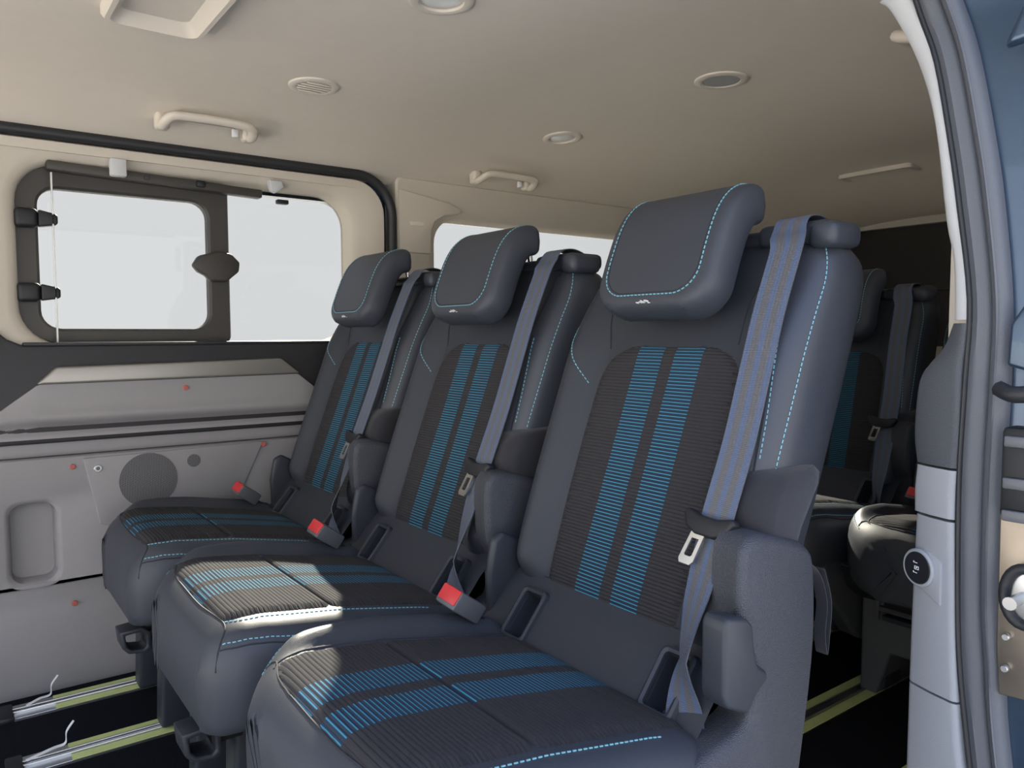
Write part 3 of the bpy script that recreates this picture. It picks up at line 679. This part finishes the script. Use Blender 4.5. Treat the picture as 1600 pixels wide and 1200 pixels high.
    A = lambda y, s, h: tuple(ap0+ua*s+na*h+np.array((0, y, 0)))
    oy, os_ = .0195, (.0265, .0935); ay = sorted(list(np.linspace(-.222, .215, 17))+[c_+k*oy for c_ in (.125, -.16) for k in (-1, 1)])
    asx = [(-.02, -.03), (0, 0), (os_[0], .0018), (.05, .002), (la*.7, .002), (os_[1], .001), (la, -.004), (la+.02, -.03)]; asx.sort()
    v = [A(y, s, h-.004*abs(y/.2)**6) for s, h in asx for y in ay]; M_ = len(ay); f = []
    for i in range(len(asx)-1):
        for k in range(M_-1):
            ym, sm = (ay[k]+ay[k+1])/2, (asx[i][0]+asx[i+1][0])/2
            if os_[0] < sm < os_[1] and any(abs(ym-c_) < oy for c_ in (.125, -.16)): continue
            f.append((i*M_+k, i*M_+k+1, (i+1)*M_+k+1, (i+1)*M_+k))
    obj('apron', v, f, 'vinyl_soft', root)
    for yc in (.125, -.16):
        o_ = lambda g, rad: rr(yc-.029+g, yc+.029-g, .016+g, .104-g, rad, 5)
        rg = [(o_(0, .010), -.002), (o_(.0015, .010), .007), (o_(.005, .008), .009), (o_(.009, .006), .007), (o_(.0105, .005), -.002)]
        v, f = loftg([[A(y, s, h) for y, s in p] for p, h in rg], cap=False); fr_ = obj('anchor_frame', v, f, 'plastic', root)
        cp = [[A(y, s, h) for y, s in o_(g, .006)] for g, h in ((.0100, .004), (.0102, -.010), (.0115, -.034), (.0150, -.038))]
        v, f = loftg(cp, cap=False); v_n = len(cp[0]); f.append(tuple(range(3*v_n, 4*v_n))); obj('anchor_cup', v, f, 'plastic', fr_)
    # ---------------- recliner side: shield, sock, lever, strap
    sh = [(.708, .608), (.722, .620), (.745, .621), (.800, .607), (.836, .592), (.851, .565), (.855, .473), (.838, .356), (.80, .18), (.76, .10), (.52, .10), (.42, .18), (.345, .245), (.322, .28), (.325, .308), (.36, .328), (.50, .345), (.60, .372), (.663, .391), (.708, .401), (.725, .416), (.728, .468), (.713, .50), (.706, .53), (.704, .58)]
    shp = [(a, b) for a, b, _ in smooth_path([(a, b, 0) for a, b in sh+[sh[0]]], 4)[:-1]]
    Pn = np.array(shp); tg_ = np.roll(Pn, -1, 0)-np.roll(Pn, 1, 0); tg_ /= np.linalg.norm(tg_, axis=1)[:, None]; nr = np.stack([tg_[:, 1], -tg_[:, 0]], 1)
    if ((Pn-Pn.mean(0))*nr).sum() > 0: nr = -nr
    inset = lambda k, y, dx=0: [(X(p[0]+k*q_[0]+dx), y, p[1]+k*q_[1]) for p, q_ in zip(Pn, nr)]
    v, f = loftg([inset(0, -.205, .010), inset(0, -.228, .008), inset(0, -.243, .002), inset(.0015, -.248), inset(.0045, -.2515), inset(.008, -.254), inset(.011, -.2552)]); obj('side_shield', v, f, 'shield', root, sharp=55)
    rings = []
    for z, x0, x1, ya, yb in ((.54, .765, .84, -.238, -.17), (.58, .762, .846, -.241, -.17), (.61, .757, .856, -.243, -.17), (.64, .757, .873, -.245, -.17), (.662, .766, .886, -.246, -.17), (.676, .778, .890, -.245, -.17), (.684, .790, .886, -.240, -.17), (.687, .805, .872, -.230, -.17)):
        rings.append([(X(a), b, z+.004*((a-x0)/(x1-x0)-.5)) for a, b in rr(x0, x1, ya, yb, [.02, .02, .025, .03], 5)])
    v, f = loftg(rings); obj('fabric_sock', v, f, 'knit', root)
    lp_ = [(.662, .535), (.668, .545), (.700, .538), (.712, .528), (.716, .500), (.722, .478), (.740, .468), (.740, .456), (.722, .446), (.712, .432), (.704, .427), (.668, .444), (.662, .456)]
    prism('recline_lever', [(X(a), b) for a, b in lp_], 'xz', -.266, -.232, 'plastic', root, bevel=.009, segs=4)
    ribbon('pull_strap', smooth_path([(X(.812), -.222, .585), (X(.865), -.222, .565), (X(.900), -.222, .540), (X(.915), -.224, .50), (X(.912), -.224, .46), (X(.918), -.224, .430), (X(.922), -.224, .450), (X(.925), -.224, .50), (X(.910), -.222, .545)], 5), .016, 'knit', root)
    prism('hinge_cover', [(X(a), b) for a, b in ((.685, .40), (.682, .47), (.692, .525), (.712, .535), (.775, .50), (.79, .43), (.76, .38))], 'xz', .205, .222, 'plastic', root, bevel=.007)
    # ---------------- buckle
    bk = np.array((X(.605), .168, .452)); t1 = np.array((-.70, -.12, .50)); t1 /= np.linalg.norm(t1); s1 = np.array((.1, 1, 0)); s1 -= t1*(s1@t1); s1 /= np.linalg.norm(s1); n1 = np.cross(t1, s1); n1 = n1 if n1[2] > 0 else -n1
    b0 = box('buckle', bk, (.060, .046, .030), 'buckle', root, bevel=.004, ax=(t1, s1, n1))
    box('buckle_button', bk+t1*.0275+n1*.003, (.009, .041, .024), 'red', b0, bevel=.003, ax=(t1, s1, n1))
    box('buckle_stalk', bk-t1*.055-n1*.004, (.08, .022, .008), 'plastic_dark', root, bevel=.003, ax=(t1, s1, n1))
    # ---------------- pedestal
    pan = prism('seat_pan', [(X(a), b) for a, b in ((.300, .345), (.67, .335), (.78, .42), (.80, .40), (.80, .26), (.38, .255), (.33, .29))], 'xz', -.235, .195, 'plastic_dark', root, bevel=.008)
    for yc in (.20, -.03):
        prism('leg', [(X(a), b) for a, b in ((.300, .30), (.34, .28), (.352, .20), (.345, .012), (.42, .012), (.45, .18), (.50, .225), (.66, .225), (.70, .18), (.72, .012), (.80, .012), (.80, .30))], 'xz', yc-.028, yc+.028, 'plastic', root, bevel=.008)
    # release loop at the front
    lo_ = [(.268, .246), (.31, .249), (.326, .236), (.328, .200), (.318, .193), (.284, .198), (.272, .212)]
    rg = lambda k, y: [(X(.299+(a-.299)*k), y, .221+(b-.221)*k) for a, b in lo_]
    v, f = loftg([rg(1, -.075), rg(1, -.02), rg(.66, -.02), rg(.66, -.075), rg(1, -.075)], cap=False)
    lo = obj('release_loop', v, f, 'plastic', root, weld=1e-6, bevel=.003)
    box('loop_arm', (X(.34), -.045, .222), (.05, .03, .025), 'plastic_dark', lo, bevel=.004)
    return root
proto = make_seat()
def kids(o): return [c for c in bpy.data.objects if c.parent == o]
def clone(o, parent=None):
    c = o.copy(); col.objects.link(c); c.parent = parent
    for ch in kids(o): clone(ch, c)
    return c
def seat(loc, label, group, first=False):
    o = proto if first else clone(proto)
    o.location = loc; tag(o, label, 'seat', group); return o
g1, g2 = 'seats of the middle row', 'seats of the rear row'
far_s = clone(proto); mid_s = clone(proto); r3a = clone(proto); r3b = clone(proto)
for r in (far_s, mid_s, r3a, r3b):                                  # only the door-side seat has the entry lever and strap
    for c in kids(r):
        if c.name.split('.')[0] in ('recline_lever', 'pull_strap'): bpy.data.objects.remove(c)
for c in kids(r3a):
    if c.name.split('.')[0] == 'leg': c.location.x = .13
pc = prism('pedestal_cover', [(.226, .0), (.226, .31), (-.25, .31), (-.25, .11), (.155, .11), (.185, .0)], 'yz', -.09, .12, 'pedestal', r3a, bevel=.01)
for p_, d_, m_ in (((-.094, -.02, .215), (.012, .40, .012), 'dark_trim'), ((-.094, .185, .235), (.012, .014, .10), 'dark_trim'), ((-.092, -.02, .25), (.008, .38, .075), 'plastic_dark'), ((-.1, .04, .20), (.03, .25, .012), 'plastic')):
    box('pedestal_ledge', p_, d_, m_, pc, bevel=.004)
def place(o, loc, label, group): o.location = loc; tag(o, label, 'seat', group)
place(proto, (.55, .775, 0), 'dark middle-row seat with blue-striped cloth beside the open door pillar', g1)
place(mid_s, (.55, 1.275, 0), 'dark blue-striped seat between the two other seats of the middle row', g1)
place(far_s, (.55, 1.775, 0), 'dark blue-striped middle-row seat beside the sliding window and speaker panel', g1)
place(r3a, (1.82, .715, 0), 'rear-row seat with sunlit cushion edge behind the grey pillar trim', g2)
place(r3b, (1.82, 1.215, 0), 'shaded rear-row seat with hanging belt tongue behind the door-side seat', g2)

piv = Vector((.73-.55, 0, .45))
for r in (r3a, r3b):                                                # rear row sits a little more upright
    for c in kids(r):
        k = c.name.split('.')[0]
        if k in ('backrest', 'headrest', 'headrest_post', 'top_cover', 'belt_guide', 'fabric_sock', 'seat_belt', 'belt_tongue'):
            c.matrix_basis = Matrix.Translation(piv+Vector((0, 0, 0 if k == 'belt_tongue' else -.05))) @ Matrix.Rotation(math.radians(-9), 4, 'Y') @ Matrix.Translation(-piv)
# ================================================================== CEILING FITTINGS
def grab(loc, label, rz=0):
    r = empty('grab_handle', loc, label=label, cat='handle', group='grab handles along the roof edge'); r.rotation_euler = (0, 0, rz)
    # bar hangs below two feet; local +y towards the side wall
    path = smooth_path([(-.101, .040, -.020), (-.103, .022, -.027), (-.100, -.002, -.021), (-.088, -.018, -.012), (-.06, -.022, -.009), (0, -.023, -.008), (.06, -.022, -.009), (.088, -.018, -.012), (.100, -.002, -.021), (.103, .022, -.027), (.101, .040, -.020)], 6)
    v, f = tubeg(path, .0125, n=12, flat=.8, ref=(0, 0, 1)); obj('grip', v, f, 'handle_beige', r)
    for s in (-1, 1):
        box('foot', (s*.100, .036, -.014), (.032, .034, .040), 'handle_beige', r, bevel=.009, segs=3)
    box('coat_hook', (.066, .030, -.018), (.014, .012, .020), 'tie', r, bevel=.003)
    box('recess_plate', (0, .026, -.001), (.15, .030, .006), 'lamp_grey', r, bevel=.002)
    return r
grab((.538, 1.93, 1.366), 'beige grab handle above the sliding window, next to the louvred ceiling vent')
grab((1.455, 1.975, 1.352), 'beige grab handle over the quarter window behind the middle-row headrests')
grab((1.375, .645, 1.352), 'beige grab handle half hidden behind the pale door pillar trim', math.pi)

def ring_fit(name, x, y, kind, label, r=.056):
    z = float(ceil_z(x, y)); o = empty(name, (x, y, z), label=label, cat={'vent': 'vent', 'speaker': 'speaker', 'lamp': 'lamp'}[kind])
    dzx = float(ceil_z(x+.01, y)-ceil_z(x-.01, y))/.02; dzy = float(ceil_z(x, y+.01)-ceil_z(x, y-.01))/.02
    o.rotation_euler = (math.atan(dzy), -math.atan(dzx), 0)
    i = r*.68
    lathe('ring', (0, 0, 0), [(r, .004), (r, -.0015), (r*.985, -.003), (r*.93, -.0042), (i*1.12, -.0055), (i*1.02, -.004), (i, .0), (i, .014)], 'handle_beige', o, n=48)
    if kind == 'vent':
        disc('duct', (0, 0, -.0012), i, 'handle_beige', o, axis='z', depth=.004, bevel=0)
        for k in range(-2, 3):
            yy = k*i*.36; L = 2*math.sqrt(max(i*i-yy*yy, 0))*.98
            box('louvre', (0, yy, -.005), (L, i*.13, .003), 'handle_beige', o, bevel=.001, ax=((1, 0, 0), (0, .85, .52), (0, -.52, .85)))
    elif kind == 'speaker':
        disc('cover', (0, 0, -.001), i, 'lamp_grey', o, axis='z', depth=.004, bevel=0)
    else:
        lathe('lens', (0, 0, 0), [(i, .002), (i*.8, -.001), (i*.4, -.003), (.0001, -.0035)], 'lens', o)
    return o
ring_fit('air_vent', .694, 1.676, 'vent', 'round beige ceiling vent with angled louvres above the grab handle')
ring_fit('ceiling_speaker', 1.443, 1.145, 'speaker', 'round grey ceiling fitting in a beige ring, over the door-side headrest', .060)
ring_fit('dome_lamp', 1.455, 1.715, 'lamp', 'round ceiling lamp with pale lens near the rear grab handle', .056)
ring_fit('front_ceiling_lamp', .700, 1.140, 'lamp', 'round ceiling fitting with white rim across from the louvred vent', .056)
# overhead console
cs = empty('overhead_console', (.33, 1.40, 1.405), label='beige overhead console with a sunken bright tray in the headliner', cat='console')
cr_ = lambda i, r: [(x-.33, y-1.40) for x, y in rr(.24+i, .412-i, 1.20+i, 1.522-i, r, 6)]
v, f = loftg([[(x, y, h) for x, y in p] for p, h in ((cr_(0, .03), .012), (cr_(0, .03), -.006), (cr_(.006, .026), -.014), (cr_(.014, .02), -.014), (cr_(.032, .016), .010))], cap=False)
obj('console_rim', v, f, 'handle_beige', cs)
box('console_tray', (-.004, -.04, .012), (.12, .27, .004), 'handle_beige', cs, bevel=.001)
# slot lamp by the tailgate
sl = empty('rear_lamp', (2.62, 1.40, float(ceil_z(2.62, 1.40))), label='narrow rectangular lamp recess in the headliner above the tailgate window', cat='lamp')
v, f = loftg([[(x, y, h) for x, y in p] for p, h in ((rr(-.05, .05, -.13, .13, .02), .01), (rr(-.05, .05, -.13, .13, .02), -.006), (rr(-.035, .035, -.115, .115, .015), -.007), (rr(-.03, .03, -.11, .11, .012), .006))], cap=False)
obj('lamp_rim', v, f, 'handle_beige', sl); box('lamp_glass', (0, 0, .006), (.065, .225, .004), 'lamp_grey', sl, bevel=0)

# ================================================================== SMALL THINGS ON THE FLOOR
def tie(x, y, s, label):
    pts = smooth_path([(x-.035*s, y-.012, .020), (x-.01, y, .024), (x+.012, y+.004, .026), (x+.016, y+.012, .045), (x+.030, y+.018, .062)], 6)
    o = ribbon('plastic_tie', pts, .010, 'tie', None, thick=.001); tag(o, label, 'cable tie', 'ties on the floor rails'); return o
tie(.158, 2.012, 1, 'white plastic tie round the floor rail next to the door sill')
tie(.158, 1.748, 1.6, 'longer white plastic tie on the floor rail beneath the window-side seat')

# ================================================================== OUTSIDE
gp = box('ground', (1, 1, -.62), (60, 60, .04), 'concrete', bevel=0); tag(gp, kind='structure')
